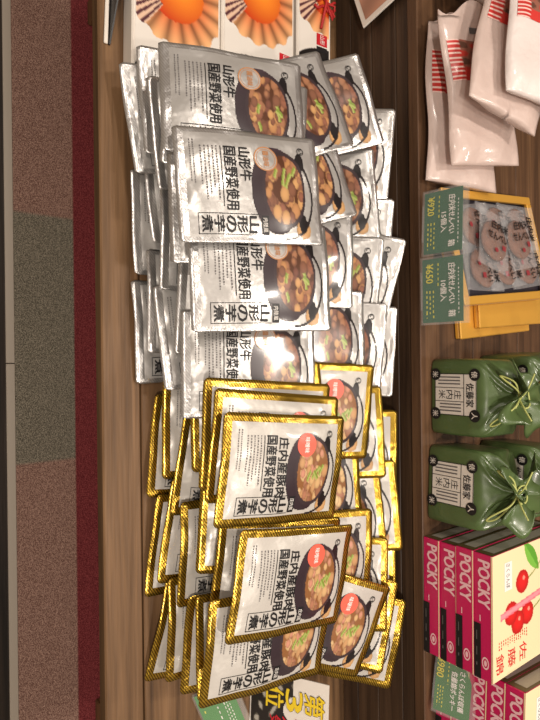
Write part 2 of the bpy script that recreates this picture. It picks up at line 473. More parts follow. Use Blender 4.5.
ADJ = [(0.026, 0, 0), (0.034, 0, 0), (0.048, 0, 0), (0.01, 0, 8), (0.048, 0, 4), (0.053, 0, 0), (0.058, 0, 0), (0.043, 0, 0), (0.07, 0, 0), (0.058, 0, -4), (0.002, -9, 0), (-0.002, -9, 0), (0.002, 0, 0), (0.006, -5, 4), (0, -13, -4), (0, 0, 4), (0.006, -3, -4), (0.004, -5, -8), (0, -9, 0), (0, -6, 0), (0.02, -9, 0), (0, -5, 0), (0.026, -5, 0), (0.002, -5, -4), (0.026, -6, -4), (0.026, -9, 0), (0.015, -3, -4), (0.01, 0, 0), (0.026, -3, 0), (0.023, 0, 8), (0, -9, 0), (0.0125, -9, 0), (0, -9, 0), (0.01, -13, 0), (0.03, 3, 0), (0, 0, 0), (0, 0, 0), (0.026, 3, 0), (-0.002, 0, 0), (0.002, 3, 0), (0.02, 3, 0), (0, 0, 0), (0, 0, 4), (0.02, 13, 0), (0.023, 13, 0), (0, 6, 0), (0, -3, 0), (0, 0, -8), (0.006, 0, -4), (0, 3, 0), (0.002, 0, 0), (0.0125, 3, -4), (0.002, 0, 0), (0.0125, 0, -4), (0.008, 3, -4), (0.02, 13, -4), (0.015, 13, 4), (0.01, 3, -4)]
placed = []; spec = []
def place(px, py, z, tilt, phi, roll, anchor, a):
    B, Rm = pose(px, py, z, tilt+a[1], phi, roll+a[2], anchor)
    return Matrix.Translation(B+(CP-B-Rm @ Vector((0, PL/2, 0))).normalized()*a[0]) @ Rm.to_4x4()
def pouch(kind, var, px, py, z, tilt, phi, roll, label, group, anchor='b'):
    pr = protos[kind][var]
    if (kind, var) in used: o = copy_tree(pr)
    else: o = pr; used.add((kind, var))
    a = ADJ[len(placed)] if len(placed) < len(ADJ) else (0, 0, 0)
    o.matrix_world = place(px, py, z, tilt, phi, roll, anchor, a)
    placed.append(o); spec.append((kind, var, px, py, z, tilt, phi, roll, anchor))
    tag(o, label, 'pouch', group)
    return o
NS, NG = 'silver retort pouches in the heap', 'gold striped retort pouches in the heap'
ORD = ['first', 'second', 'third', 'fourth', 'fifth']
# face-up pouches on top of the heap
for i, (k, var, px, py, z, tilt, phi, roll, lab) in enumerate([
    ('s', 0, 163, 93, .078, 17, 9, 7, 'silver pouch face up on the heap, the one nearest the scallop boxes'),
    ('s', 1, 180, 182, .098, 15, 4, 4, 'silver pouch face up on the heap, second from the scallop boxes'),
    ('s', 2, 195, 273, .084, 15, 2, 4, 'silver pouch face up on the heap, third from the scallop boxes'),
    ('s', 0, 182, 364, .064, 18, 0, -5, 'silver pouch face up on the heap, the one tucked under the gold pouches'),
    ('g', 0, 207, 434, .070, 9, 0, -2, 'gold edged pouch showing one border beside the silver pouches'),
    ('g', 1, 216, 446, .084, 7, 1, -2, 'gold edged pouch face up, half covered beside the last face-up silver pouch'),
    ('g', 2, 226, 471, .096, 4, -1.5, -4, 'gold edged pouch lying wholly uncovered on top, the one nearer the silver pouches'),
    ('g', 1, 218, 577, .073, 9, -5, -3, 'gold edged pouch mostly hidden between the two uncovered face-up gold pouches'),
    ('g', 0, 240, 588, .090, 1, -8, -4, 'gold edged pouch tilted on top near the ranking poster, soup pot uncovered'),
    ('g', 2, 210, 657, .070, 6, -14, -4, 'gold edged pouch face up at the heap end beside the ranking poster')]):
    pouch(k, var, px, py, z, tilt, phi, roll, lab, NS if k == 's' else NG)
# rows behind, seen by their upper ends
def row(kind, items, rowname, zt, tilt, group):
    for i, (px, py, phi, roll, dz) in enumerate(items):
        what = 'silver pouch' if kind == 's' else 'gold edged pouch'
        if kind == 's': lab = f'{what} in the {rowname}, {ORD[i]} from the scallop boxes'
        else: lab = f'{what} in the {rowname}, {ORD[len(items)-1-i]} from the poster end'
        pouch(kind, (i+len(rowname)) % 3, px, py, zt+dz, tilt, phi, roll, lab, group, 't')
row('s', [(337, 98, -14, 6, .0), (343, 168, -12, 5, .004), (353, 260, 3, 1, 0), (364, 338, 1, 0, -.008)], 'row behind the face-up ones', .132, 24, NS)
row('s', [(372, 97, -14, 4, 0), (377, 192, -6, 2, 0), (380, 285, 4, -2, 0), (384, 350, 3, -2, 0)], 'row before the back row', .132, 42, NS)
row('s', [(392, 155, 2, -4, 0), (391, 245, 2, 0, 0), (394, 285, 12, -6, -.006), (395, 352, 3, 0, 0)], 'back row against the riser', .137, 53, NS)
row('g', [(369, 412, 1, -3, .004), (360, 478, -9, 6, .004), (370, 556, -5, 4, 0), (373, 632, 14, -3, .004)], 'row behind the face-up ones', .112, 22, NG)
row('g', [(383, 432, -3, 4, 0), (383, 512, -4, 4, 0), (386, 585, 2, 2, 0), (389, 628, 13, -3, 0)], 'row before the back row', .122, 42, NG)
row('g', [(397, 455, 2, 2, 0), (398, 505, -3, 2, 0), (396, 590, 3, 2, 0), (398, 646, 12, 0, 0)], 'back row against the riser', .130, 53, NG)
# front of the heap: lower pouches showing their bottom edges
def layer(kind, items, name, z, tilt, group):
    for i, (px, py, phi, roll, dz) in enumerate(items):
        what = 'silver pouch' if kind == 's' else 'gold edged pouch'
        lab = f'{what} in the {name}, '
        lab += f'{ORD[i]} from the scallop boxes' if kind == 's' else f'{ORD[len(items)-1-i]} from the poster end'
        pouch(kind, 3+(i*2+len(name)) % 3, px, py, z+dz, tilt, phi, roll, lab, group)
layer('s', [(129, 119, 5, 1, .0), (131, 222, 6, -2, .0), (134, 332, -1, 1, 0)], 'lowest front layer', .008, 2, NS)
layer('s', [(142, 100, 10, 3, .0), (145, 190, 2, -3, .003), (147, 300, 4, 4, .0)], 'second front layer up', .022, 5, NS)
layer('s', [(153, 134, 4, -4, .0), (160, 236, 8, 3, .003), (158, 338, -3, 5, .002)], 'third front layer up', .038, 8, NS)
layer('s', [(166, 108, 11, 3, .0), (171, 208, 2, 4, .008), (176, 300, 5, -3, .004)], 'topmost front layer', .054, 11, NS)
layer('g', [(150, 445, 1, 2, 0), (149, 545, -6, 2, .0), (156, 632, -6, -2, .0)], 'lowest front layer', .008, 2, NG)
layer('g', [(162, 428, -4, -3, .002), (163, 530, -2, -4, .004), (168, 632, -14, 3, .002)], 'second front layer up', .020, 4, NG)
layer('g', [(176, 462, 2, -4, .003), (180, 556, -9, 3, .005), (184, 645, -12, -3, .001)], 'third front layer up', .034, 6, NG)
layer('g', [(192, 420, -4, 3, .0), (200, 520, -1, -4, .005), (196, 648, -15, 3, .0)], 'topmost front layer', .047, 8, NG)

# ------------------------------------------------------------------ scallop boxes
def shell_painter(dark=False):
    def col(x, y):                      # metres on the box face, x right, y up; None = card
        cx, cy = -.062, .058
        # black dish on the right
        d = math.hypot((x-.076)/.046, (y-.055)/.066)
        base = H(228, 222, 214)
        if d < 1: base = H(16, 15, 16)
        dx, dy = x-cx, y-cy; r = math.hypot(dx, dy); a = math.atan2(dy, dx)
        k = .5+.5*math.cos(a*17)
        edge = .069+.005*k
        if dx > -.03 and r < edge and y > .004:
            if a < -.62 and r > .030:                     # dark ribbed fan of the lower shell
                s = math.cos(a*46)
                return H(86, 44, 52) if s > .1 else H(222, 186, 160)
            t = max(0, (r-.030)/.036)
            if r < .040 and dy > -.026: 
                h = math.hypot(dx+.004, dy-.010)/.04
                return tuple(u*(1-h)+v*h for u, v in zip(H(250, 150, 44), H(206, 84, 26)))
            c = tuple(u*(1-t)+v*t for u, v in zip(H(214, 96, 40), H(240, 184, 134)))
            return tuple(v*(.36+.64*k**.6)*(1, .90, .80)[n_] for n_, v in enumerate(c))
        return base
    return col
def scallop_box(label, px, py, z, tilt, w=.16, h=.125, d=.030, third=False):
    r = thing('scallop_box', label, 'box', group='scallop gift boxes')
    P = at(px, py, z)
    r.matrix_world = Matrix.Translation(P) @ (Matrix.Rotation(R(-1.2), 3, 'Z') @ Matrix.Rotation(R(tilt), 3, 'X')).to_4x4()
    b = MB(); b.box(-w, .075, 0, h, -d, 0, 0, .002); b.build('carton', m_card, r, False)
    b = MB(); fn = lambda x, y: Vector((x, y, .0004))
    paint(b, -.122, .004, .072, h-.004, 130, 86, fn, shell_painter()); b.build('scallop_picture', m_paint, r, False)
    b = MB(); f2 = lambda x, y: Vector((x, y, .0009))
    rect(b, .008, h-.028, .026, h-.008, f2, 0); text(b, '山形', .010, h-.022, .024, h-.013, lambda x, y: Vector((x, y, .0013)), 1)
    rect(b, .028, h-.028, .036, h-.008, f2, 2)
    ellipse(b, .058, .068, .006, .009, f2, 1, 20, .85); text(b, 'い', .054, .063, .062, .073, f2, 1, .02)
    o = b.build('product_label', [mat('red_label', H(196, 30, 42), .4), m_white, m_ink], r, False)
    if third:
        cb = MB()
        for s in (0, 1):
            cb.tube([Vector((-.045+.012*s+.004*math.sin(k*1.1), .030+k*.004, .003+.0012*math.sin(k))) for k in range(11)], .0022)
        cb.tube([(-.11, .050, .003), (-.07, .053, .004), (-.04, .051, .005), (0, .043, .003)], .0022)
        for q in (1, -1): cb.tube([(-.04, .051, .005), (-.03+q*.008, .065, .008), (-.018, .063, .006), (-.04, .051, .005)], .0018)
        cb.build('red_cord', mat('red_cord', H(176, 36, 36), .6), r)
        e = MB(); ellipse(e, -.068, .036, .024, .016, f2, 0); text(e, 'ほたて', -.086, .030, -.050, .042, lambda x, y: Vector((x, y, .0013)), 1, .02)
        e.build('oval_tag', [m_card, m_ink], r, False)
    return r
scallop_box('white scallop carton nearest the table front edge', 132, 22, .0315, 1)
scallop_box('white scallop carton in the middle, between the other two', 222, 22, .0345, 1)
scallop_box('shaded scallop carton tied with red cord, closest to the riser', 297, 20, .0315, 6, h=.064, third=True)

# ------------------------------------------------------------------ cards and posters
m_green = mat('green_card', H(24, 92, 62), .4, 0, .5, .3)
m_green2 = mat('bright_green_card', H(48, 112, 48), .4, 0, .5, .3)
m_yel = mat('yellow_ink', H(226, 214, 60), .4)
m_clear = film('clear_acrylic', (.9, .92, .9), .10, .07)
def card(label, P, rz, tilt, w, h, lines, green=None, clear=.008, foot=True):
    r = thing('price_card', label, 'price card', group='price cards')
    r.matrix_world = Matrix.Translation(P) @ (Matrix.Rotation(rz, 3, 'Z') @ Matrix.Rotation(R(tilt), 3, 'X')).to_4x4()
    b = MB(); b.box(-w/2, w/2, .002, h, -.0008, 0); b.build('printed_card', green or m_green, r, False)
    t = MB(); fn = lambda x, y: Vector((x*w, y*h, .0004))
    for s, x0, y0, x1, y1, mi in lines:
        if s is None: smallprint(t, x0, y0, x1, y1, 3 if y1-y0 > .12 else 1, fn, mi, 7, .5)
        else: text(t, s, x0, y0, x1, y1, fn, mi, .035)
    t.build('lettering', [m_white, m_yel], r, False)
    b = MB(); b.box(-w/2-.003, w/2+.003, 0, h+clear, .0012, .0022); b.box(-w/2-.003, w/2+.003, 0, h+clear, -.0025, -.0015)
    b.build('clear_holder', m_clear, r, False)
    if foot: b = MB(); b.box(-w*.3, w*.3, 0, .0015, -.012, .003); b.build('holder_foot', m_clear, r, False)
    return r
def senbei_lines(n, pr):
    return [(pr, -.42, .12, -.12, .30, 1), (None, -.42, .38, -.05, .46, 1), ('TOKAMBO SHOP CORNER'[:0] or None, -.32, .87, .4, .93, 0), ('庄内米せんべい', -.40, .66, .22, .83, 0), ('箱', .32, .66, .42, .83, 0),
            (n, -.14, .47, .18, .62, 0), (None, .0, .10, .44, .34, 1)]
cz = .1695
P = atY(423, 225, .632); card('green price card for the fifteen piece rice cracker box', P, R(-3), 82, .086, .058, senbei_lines('15個入', '¥920'))
P = atY(421.5, 292, .628); card('green price card for the ten piece rice cracker box', P, R(0), 82, .088, .061, senbei_lines('10個入', '¥650'))
P = at(434, 679, cz+.006); card('green price card in front of the pink cherry biscuit boxes', P, R(-10), 74, .078, .052,
    [('¥980', -.44, .06, -.08, .26, 1), (None, -.40, .34, .0, .42, 1), ('さくらんぼ収穫', -.30, .68, .38, .84, 0), ('佐藤錦ポッキー', -.26, .46, .40, .63, 0), (None, .06, .10, .42, .3, 1)], m_green2)
P = at(203, 722, .004); card('bright green price card on the table at the gold pouch end', P, R(22), 38, .085, .055,
    [(None, -.42, .1, -.1, .22, 1), (None, -.4, .45, .4, .55, 0), (None, -.4, .65, .3, .85, 0)], mat('vivid_green_card', H(50, 130, 44), .4), foot=False)
# ranking poster
r = thing('ranking_poster', 'white upright poster with yellow and red lettering beside the gold pouches', 'poster')
P = at(250, 703, .0015)
r.matrix_world = Matrix.Translation(P) @ (Matrix.Rotation(R(-3), 3, 'Z') @ Matrix.Rotation(R(58), 3, 'X')).to_4x4()
b = MB(); b.box(-.052, .13, 0, .118, -.0015, 0); b.build('board', m_card, r, False)
t = MB(); f = lambda x, y: Vector((x, y, .0004)); f2 = lambda x, y: Vector((x, y, .0008))
def photo(x, y):
    x += .03
    q = math.sin(x*260+math.sin(y*170)*2)+math.sin(y*310+x*90)
    if y > .072-.02*math.sin(x*60): return None
    return H(38, 33, 31) if q < .9 else (H(96, 90, 80) if q < 1.4 else H(170, 164, 154))
paint(t, -.05, .002, .036, .066, 60, 50, f, photo); t.build('photo_print', m_paint, r, False)
t = MB()
for s, y0, y1 in (('第', .083, .112), ('3', .055, .080), ('位', .024, .052)):
    text(t, s, -.034, y0, -.004, y1, f2, 1, .06); text(t, s, -.034, y0, -.004, y1, lambda x, y: Vector((x, y, .0012)), 0, .025)
vtext(t, '売店人気', .006, .03, .026, .108, f2, 2, .03)
t.build('lettering', [mat('poster_yellow', H(232, 200, 40), .5), mat('poster_brown', H(90, 70, 30), .5), mat('poster_red', H(190, 30, 40), .5)], r, False)
b = MB(); b.box(-.02, .10, .03, .034, -.045, -.002); b.build('strut', m_card, r, False)
# framed card leaning against the riser, sign stand on the front rim
r = thing('framed_card', 'white bordered picture card leaning on the riser behind the scallop cartons', 'card')
P = atY(363, 28, YR-.022)
r.matrix_world = Matrix.Translation(P) @ (Matrix.Rotation(R(-2), 3, 'Z') @ Matrix.Rotation(R(82), 3, 'X') @ Matrix.Rotation(R(19), 3, 'Z')).to_4x4()
b = MB(); b.box(-.12, 0, 0, .11, -.003, 0, 0, .0008); b.build('border', m_card, r, False)
t = MB(); paint(t, -.112, .008, -.008, .102, 40, 30, f, lambda x, y: tuple(v*(.8+.2*math.sin(x*90+y*50)) for v in H(196, 142, 116))); t.build('picture', m_paint, r, False)
r = thing('sign_stand', 'black backed sign stand at the front rim by the scallop cartons', 'sign')
P = at(108, 45, .0005); Q = at(110, -10, .0005); q_ = (Q-P).normalized()
r.matrix_world = Matrix.Translation(P) @ Matrix.Rotation(math.atan2(q_.y, q_.x), 4, 'Z')
def wedge(y0, y1, h):                      # stands along +x from its thin tip
    b = MB(); b.add([(0, y0, 0), (.12, y0, 0), (.12, y0-.004, h), (0, y0, .003), (0, y1, 0), (.12, y1, 0), (.12, y1-.004, h), (0, y1, .003)],
        [(0, 1, 2, 3), (7, 6, 5, 4), (0, 3, 7, 4), (1, 5, 6, 2), (3, 2, 6, 7), (0, 4, 5, 1)]); return b
wedge(-.002, 0, .05).build('backing', m_ink, r, False)
b = MB(); b.box(0, .12, .001, .006, 0, .003, 0, .0008); b.build('base_lip', m_card, r, False)

# ------------------------------------------------------------------ lying paper bags
m_bag = film('translucent_bag', H(226, 204, 195), .42, .78, bump=(60, .35, .006))
m_bagw = film('whiter_bag', H(238, 226, 222), .42, .92, bump=(60, .35, .006))
m_bred = mat('bag_red', H(206, 52, 44), .4, 0, .5, .3)
def snack_bag(label, px, py, z, tilt, yaw, roll, L, W, seed, m=m_bag, plump=.011):
    q = random.Random(seed); r = thing('snack_bag', label, 'bag', group='snack bags lying on the shelf')
    P = at(px, py, z)
    r.matrix_world = Matrix.Translation(P) @ (Matrix.Rotation(R(yaw), 3, 'Z') @ Matrix.Rotation(R(tilt), 3, 'X') @ Matrix.Rotation(R(roll), 3, 'Y')).to_4x4()
    ph = [q.random()*6 for _ in range(5)]
    def hgt(x, y):                         # x along the bag: 0 open end .. L bottom, y 0..W
        a = x/L; c = abs(y/W*2-1)
        return plump*min(1, a*3.2+.15)*(1-c**3)**.7*(1-max(0, a-.9)*6)+.0014*math.sin(x*75+ph[0]+y*30)*min(1, (1-c)*4)+.0012*math.sin(y*110+ph[1])*min(1, (1-c)*4)
    def edge(x, y):
        return y+.004*math.sin(x*38+ph[2])*(1 if y > W/2 else -.7), x+(.012*math.sin(y*70+ph[3]) if x < .01 else 0)
    def top(x, y, o=0.0):
        yy, xx = edge(x, y); return Vector((xx, yy, hgt(x, y)+.0008+o))
    def bot(x, y):
        yy, xx = edge(x, y); return Vector((xx, yy, -hgt(x, y)*.6-.0008))
    b = MB(); nx, ny = 44, 22; A = []; B = []
    for j in range(ny+1):
        for i in range(nx+1):
            A.append(top(L*i/nx, W*j/ny)); B.append(bot(L*i/nx, W*j/ny))
    n = len(A); fs = []
    for j in range(ny):
        for i in range(nx):
            f = (j*(nx+1)+i, j*(nx+1)+i+1, (j+1)*(nx+1)+i+1, (j+1)*(nx+1)+i); fs += [f, tuple(n+k for k in reversed(f))]
    for i in range(nx): fs += [(i+1, i, n+i, n+i+1), (ny*(nx+1)+i, ny*(nx+1)+i+1, n+ny*(nx+1)+i+1, n+ny*(nx+1)+i)]
    for j in range(ny): fs.append(((j+1)*(nx+1)+nx, j*(nx+1)+nx, n+j*(nx+1)+nx, n+(j+1)*(nx+1)+nx))
    b.add(A+B, fs); b.build('bag_film', m, r)
    t = MB(); fn = lambda x, y: top(x*L, y*W, .0007)
    x0, x1 = .22, .48
    def lab(x, y):
        if y < .20: return H(196, 48, 42) if math.sin(x*220) > -.35 else H(236, 205, 196)
        if x > .41: return H(206, 60, 54)
        g = math.sin(x*60+seed)*math.sin(y*17+seed*2)
        d = math.hypot((x-.31)/.06, (y-.62)/.16)
        if d < 1: return H(66, 98, 46) if g > 0 else H(104, 60, 44)
        if g > .45: return H(190, 60, 52)
        return H(98, 66, 54) if g < -.3 else H(150, 96, 80)
    paint(t, x0, .05, x1, .92, 50, 40, fn, lab); o = t.build('printed_label', m_paint, r)
    o['label'] = 'red striped label with food picture'
    t = MB(); smallprint(t, .13, .2, .17, .85, 1, fn, 0, seed); t.build('small_print', m_grey, r)
    return r
snack_bag('white bag lying lowest and nearest the riser edge', 427, 13, .181, 12, -1, 0, .238, .13, 1)
snack_bag('white bag second from the bottom, rounded lower end showing', 438, 5, .214, 12, 8, 0, .212, .125, 2)
snack_bag('white bag third from the bottom, slanted lower end', 492, -52, .256, 12, -16, 0, .225, .13, 3)
snack_bag('whitest bag lying uppermost, cut by the picture edge', 510, -50, .289, 12, -4, 0, .185, .13, 4, m_bagw)
snack_bag('pinkish bag at the picture edge behind the two lowest bags', 446, -118, .186, 12, 0, 0, .16, .10, 5)

# ------------------------------------------------------------------ rice cracker boxes
m_gbox = mat('gold_paper', H(222, 168, 70), .32, .3, .5, .3, bump=(90, .1, .002))
m_gbox2 = mat('yellow_gold_paper', H(236, 172, 62), .42, .0, .5, .2)
m_pink = mat('pink_side_paper', H(206, 170, 154), .45)
m_wrap = film('clear_wrap', (.80, .80, .83), .10, .13, bump=(120, .9, .006))
m_cracker = mat('cracker', H(136, 90, 66), .65, 0, .3, 0, bump=(260, .6, .004), noise=(140, H(92, 62, 48)))
m_tray = mat('dark_inlay', H(42, 38, 48), .5)
WD, HT = .235, .022
La = at(442, 188, .192); Ra = at(466, 304, .217); Da = at(541, 280, .217)
ex = (Ra-La).normalized(); ey = (Da-Ra); ey = (ey-ex*ey.dot(ex)).normalized(); ez = ex.cross(ey)
WX = (Ra-La).length
TM = Matrix((ex, ey, ez)).transposed().to_4x4(); TM = Matrix.Translation(Ra-ez*HT) @ TM
r = thing('cracker_box', 'open gold rimmed box full of wrapped rice crackers tilted on the yellow boxes', 'box')
r.matrix_world = TM
b = MB(); t_ = .004
b.box(-WX, 0, 0, WD, 0, .003); b.build('bottom', m_gbox, r, False)
for nm, (x0, x1, y0, y1) in (('side_wall', (-t_, 0, 0, WD)), ('side_wall', (-WX, -WX+t_, 0, WD)), ('front_wall', (-WX+t_, -t_, 0, t_)), ('back_wall', (-WX+t_, -t_, WD-t_, WD))):
    b = MB(); b.box(x0, x1, y0, y1, .003, HT-.006); b.build(nm, m_pink, r, False)
b = MB()
for x0, x1, y0, y1 in ((-t_-.007, .0015, 0, WD), (-WX-.0015, -WX+t_+.007, 0, WD), (-WX+t_+.007, -t_-.007, 0, t_+.006), (-WX+t_+.007, -t_-.007, WD-t_-.006, WD)):
    b.box(x0, x1, y0-.0015, y1+.0015, HT-.006, HT, 0, .001)
b.build('gold_rim', m_gbox, r, False)
b = MB(); b.box(-WX+t_+.0005, -t_-.0005, t_+.0005, WD-t_-.0005, .0032, .010); b.build('inlay', m_tray, r, False)
YA = math.atan2(ey.y, ey.x)-math.pi/2
def yellow_box(label, px, py, z0, h, da, w=.07):
    P = at(px, py, z0)
    q = thing('yellow_gift_box', label, 'box', P, YA+da)
    b = MB(); b.box(-w, 0, 0, .2, 0, h*.6, 0, .0015); b.build('base', m_gbox2, q, False)
    b = MB(); b.box(-w-.001, .001, -.001, .201, h*.6+.0002, h, 0, .0015); b.build('lid', m_gbox, q, False)
    b = MB(); fn = lambda x, y: Vector((.0014, x, y))
    for k in range(3): rect(b, .05+k*.06, h*.66, .068+k*.06, h*.9, fn, k % 2)
    b.build('side_sticker', [m_card, m_pink], q, False); return q
yellow_box('yellow gift box directly under the open cracker box', 474, 328, SZ+.0125, .0112, R(-2), .058)
yellow_box('yellow gift box lowest on the shelf under the other', 455, 339, SZ+.0004, .0118, R(-1))
def cracker(label, x, y, z, rz, tx, ty, rad=.031):
    c = thing('rice_cracker', label, 'rice cracker', group='wrapped rice crackers in the box')
    c.matrix_world = TM @ Matrix.Translation((x, y, z)) @ \
        (Matrix.Rotation(R(rz), 4, 'Z') @ Matrix.Rotation(R(tx), 4, 'X') @ Matrix.Rotation(R(ty), 4, 'Y'))
    if cracker.proto is None:
        b = MB(); rings = []
        for k, (rr, zz) in enumerate(((.4, -.0022), (.92, -.0026), (1, 0), (.93, .0026), (.6, .0034), (.2, .003))):
            rings.append([Vector((rad*rr*math.cos(w*.2094)*(1+.02*math.sin(w*1.3)), rad*rr*math.sin(w*.2094), zz+.0007*math.sin(w*.9+k))) for w in range(30)])
        b.rings(rings); a1 = b.data('cracker', m_cracker)
        b = MB(); n = 20; hw, hl = .036, .046; A = []; B = []; q = random.Random(3)
        for j in range(n+1):
            for i in range(n+1):
                x_ = -1+2*i/n; y_ = -1+2*j/n
                h = .0058*max(0, (1-abs(x_)**3)*(1-abs(y_)**4))**.6 + (q.random()-.5)*.0016*(1-abs(x_)**6)
                pinch = 1-.12*max(0, abs(y_)-.6)*math.sin(x_*9)
                if abs(y_) > .85: h += .0012*math.sin(x_*30)
                A.append((hw*x_*pinch, hl*y_, h+.0003)); B.append((hw*x_*pinch, hl*y_, -h*.7-.0003))
        m_ = len(A); fs = []
        for j in range(n):
            for i in range(n):
                f = (j*(n+1)+i, j*(n+1)+i+1, (j+1)*(n+1)+i+1, (j+1)*(n+1)+i); fs += [f, tuple(m_+k for k in reversed(f))]
        b.add(A+B, fs); a2 = b.data('wrapper', m_wrap)
        b = MB(); fn = lambda x, y: Vector((x, y, .0072))
        text(b, '庄内米', -.016, .014, .024, .027, fn, 0, .04); text(b, 'せんべい', -.024, -.003, .024, .010, fn, 0, .03)
        rect(b, .010, -.014, .018, -.006, fn, 1); ellipse(b, -.004, -.018, .004, .0035, fn, 1)
        a3 = b.data('wrapper_print', [m_ink, mat('print_red', H(140, 52, 58), .4)], False)
        cracker.proto = (a1, a2, a3)
    for nm, me in zip(('cracker', 'wrapper', 'wrapper_print'), cracker.proto):
        o = bpy.data.objects.new(nm, me); COL.objects.link(o); o.parent = c
cracker.proto = None
places = [('in the box corner beside the fifteen piece price card', -.114, .066, 6, 0, 0), ('in the box corner behind the ten piece price card', -.053, .066, -4, 0, 0),
          ('at the middle of the right gold rim', -.054, .118, 4, 3, 0), ('at the middle of the left gold rim, nearest the bags', -.115, .120, -4, 3, 0),
          ('lying on top of others, nearer the price cards', -.088, .082, 70, 0, 0), ('lying on top of others, farther from the price cards', -.09, .146, 95, 0, 0),
          ('at the far end by the right rim', -.053, .171, 3, 4, 0), ('at the far end by the left rim', -.114, .172, -4, 4, 0)]
for i, (lab, x, y, rz, tx, ty) in enumerate(places):
    cracker('wrapped rice cracker '+lab, x, y, (.0185, .0185, .0225, .0225, .0345, .0365, .0265, .0265)[i], rz, tx, ty)

# ------------------------------------------------------------------ green rice bags
m_gbag = mat('green_wrap', H(92, 112, 66), .34, 0, .5, .25, bump=(14, .25, .012), noise=(9, H(64, 84, 46)))
m_cord = mat('yellow_green_cord', H(182, 188, 112), .55)
def rice_bag(label, P, rz, w=.108, h=.082, d=.085, seed=1):
    q = random.Random(seed)
    r = thing('rice_bag', label, 'bag', P, rz, 'green rice bags'); ph = q.random()*6
    b = MB(); n = 96
    def sq(t, hx, hy, e):
        c, s = math.cos(t), math.sin(t)
        return hx*math.copysign(abs(c)**e, c), hy*math.copysign(abs(s)**e, s)
    rings = []
    prof = [(0, .97, 0), (.003, 1, 0), (h*.35, 1.005, 0), (h*.7, 1.0, 0), (h*.93, .985, 0), (h*1.02, .93, .2), (h*1.10, .78, .6), (h*1.19, .56, 1), (h*1.29, .33, 1), (h*1.37, .14, 1), (h*1.42, .10, .8)]
    for zz, k, pl in prof:
        ring = []
        for i in range(n):
            t = 2*math.pi*i/n
            e = .18+.82*min(1, pl)*.8
            x, y = sq(t, w/2*k, d/2*k, e)
            fold = pl*(.14*math.sin(t*7+ph)+.09*math.sin(t*13+ph*2)+.05*math.sin(t*23))
            x *= 1+fold; y *= 1+fold
            ring.append(Vector((x, y+d/2, zz+pl*.004*math.sin(t*5+ph))))
        rings.append(ring)
    b.rings(rings); body = b.build('wrapped_body', m_gbag, r)
    # flared cloth above the knot, in four flaps
    b = MB(); fl = []
    for k, (zz, rr) in enumerate(((h*1.41, .010), (h*1.46, .014), (h*1.54, .026), (h*1.62, .036), (h*1.64, .040))):
        ring = []
        for i in range(n):
            t = 2*math.pi*i/n; f_ = 1+.42*k/4*math.sin(t*4+ph)+.18*k/4*math.sin(t*9+ph)
            ring.append(Vector((rr*f_*math.cos(t), rr*f_*math.sin(t)+d/2, zz-(.012*k/4*(1+math.sin(t*4+ph+1)) ))))
        fl.append(ring)
    b.rings(fl, 0, (False, False)); o = b.build('gathered_top', m_gbag, r)
    sm = o.modifiers.new('thick', 'SOLIDIFY'); sm.thickness = .0007
    b = MB(); kz = h*1.43; c0 = Vector((0, d/2, kz))
    b.tube([c0+Vector((.0125*math.cos(t*.4), .0125*math.sin(t*.4), .0015*math.sin(t))) for t in range(17)], .0013, 6)
    kn = c0+Vector((0, -.014, 0))
    def arc(pts): 
        pts = [Vector(x) for x in pts]; out = []
        for i in range(len(pts)-1):
            a, bb, c, e = pts[max(i-1, 0)], pts[i], pts[i+1], pts[min(i+2, len(pts)-1)]
            for s in range(6):
                u = s/6; out.append(.5*((2*bb)+(-a+c)*u+(2*a-5*bb+4*c-e)*u*u+(-a+3*bb-3*c+e)*u**3))
        return out+[pts[-1]]
    def off(*v): return [kn+Vector(x) for x in v]
    b.tube(arc(off((0, 0, 0), (.012, -.016, .0), (.030, -.026, -.022), (.036, -.024, -.026), (.030, -.020, -.014), (.012, -.008, -.002), (0, 0, 0))), .0012, 6)
    b.tube(arc(off((0, 0, 0), (-.012, -.012, .004), (-.026, -.020, -.010), (-.031, -.02, -.015), (-.022, -.014, .002), (0, 0, 0))), .0012, 6)
    b.tube(arc(off((0, 0, 0), (-.012, -.004, .012), (-.034, -.004, .022))), .0011, 6)
    b.tube(arc(off((0, 0, 0), (.012, -.01, .012), (.026, -.012, .022))), .0011, 6)
    b.build('cord', m_cord, r)
    t = MB(); lw = .058; lx0 = -lw/2-.004; lz0, lz1 = h*.10, h*.90
    fn = lambda x, y: Vector((lx0+lw*x, -.0012, lz0+(lz1-lz0)*y)); f2 = lambda x, y: fn(x, y)+Vector((0, -.0004, 0))
    rect(t, 0, 0, 1, 1, fn, 0)
    for x0, y0, x1, y1 in ((0, 0, 1, .015), (0, .985, 1, 1), (0, 0, .015, 1), (.985, 0, 1, 1), (0, .70, 1, .715), (.33, 0, .345, .70), (.66, 0, .675, .70)):
        rect(t, x0, y0, x1, y1, f2, 1)
    text(t, '佐藤家', .22, .76, .78, .94, f2, 1, .02)
    vtext(t, '庄内米', .40, .08, .61, .66, f2, 1)
    for k in range(3): rect(t, .07+k*.08, .08, .10+k*.08, .62, f2, 2); rect(t, .72+k*.08, .12, .75+k*.08, .64, f2, 2)
    f3 = lambda x, y: fn(x, y)+Vector((0, -.0008, 0)); f4 = lambda x, y: fn(x, y)+Vector((0, -.0012, 0))
    for x, y, ch in ((.02, .02, '米'), (.98, .02, '米'), (.02, .96, '俵'), (.98, .96, '人')):
        ellipse(t, x, y, .145, .125, f3, 1); text(t, ch, x-.075, y-.07, x+.075, y+.07, f4, 0, .02)
    o = t.build('paper_label', [m_card, m_ink, m_grey], r, False); o['label'] = 'white label with black seals and lettering'
    return r
P = at(431, 396, SZ); rice_bag('green tied rice bag in front, beside the yellow cracker boxes', (P.x, P.y, T+SZ), R(-1), seed=2)
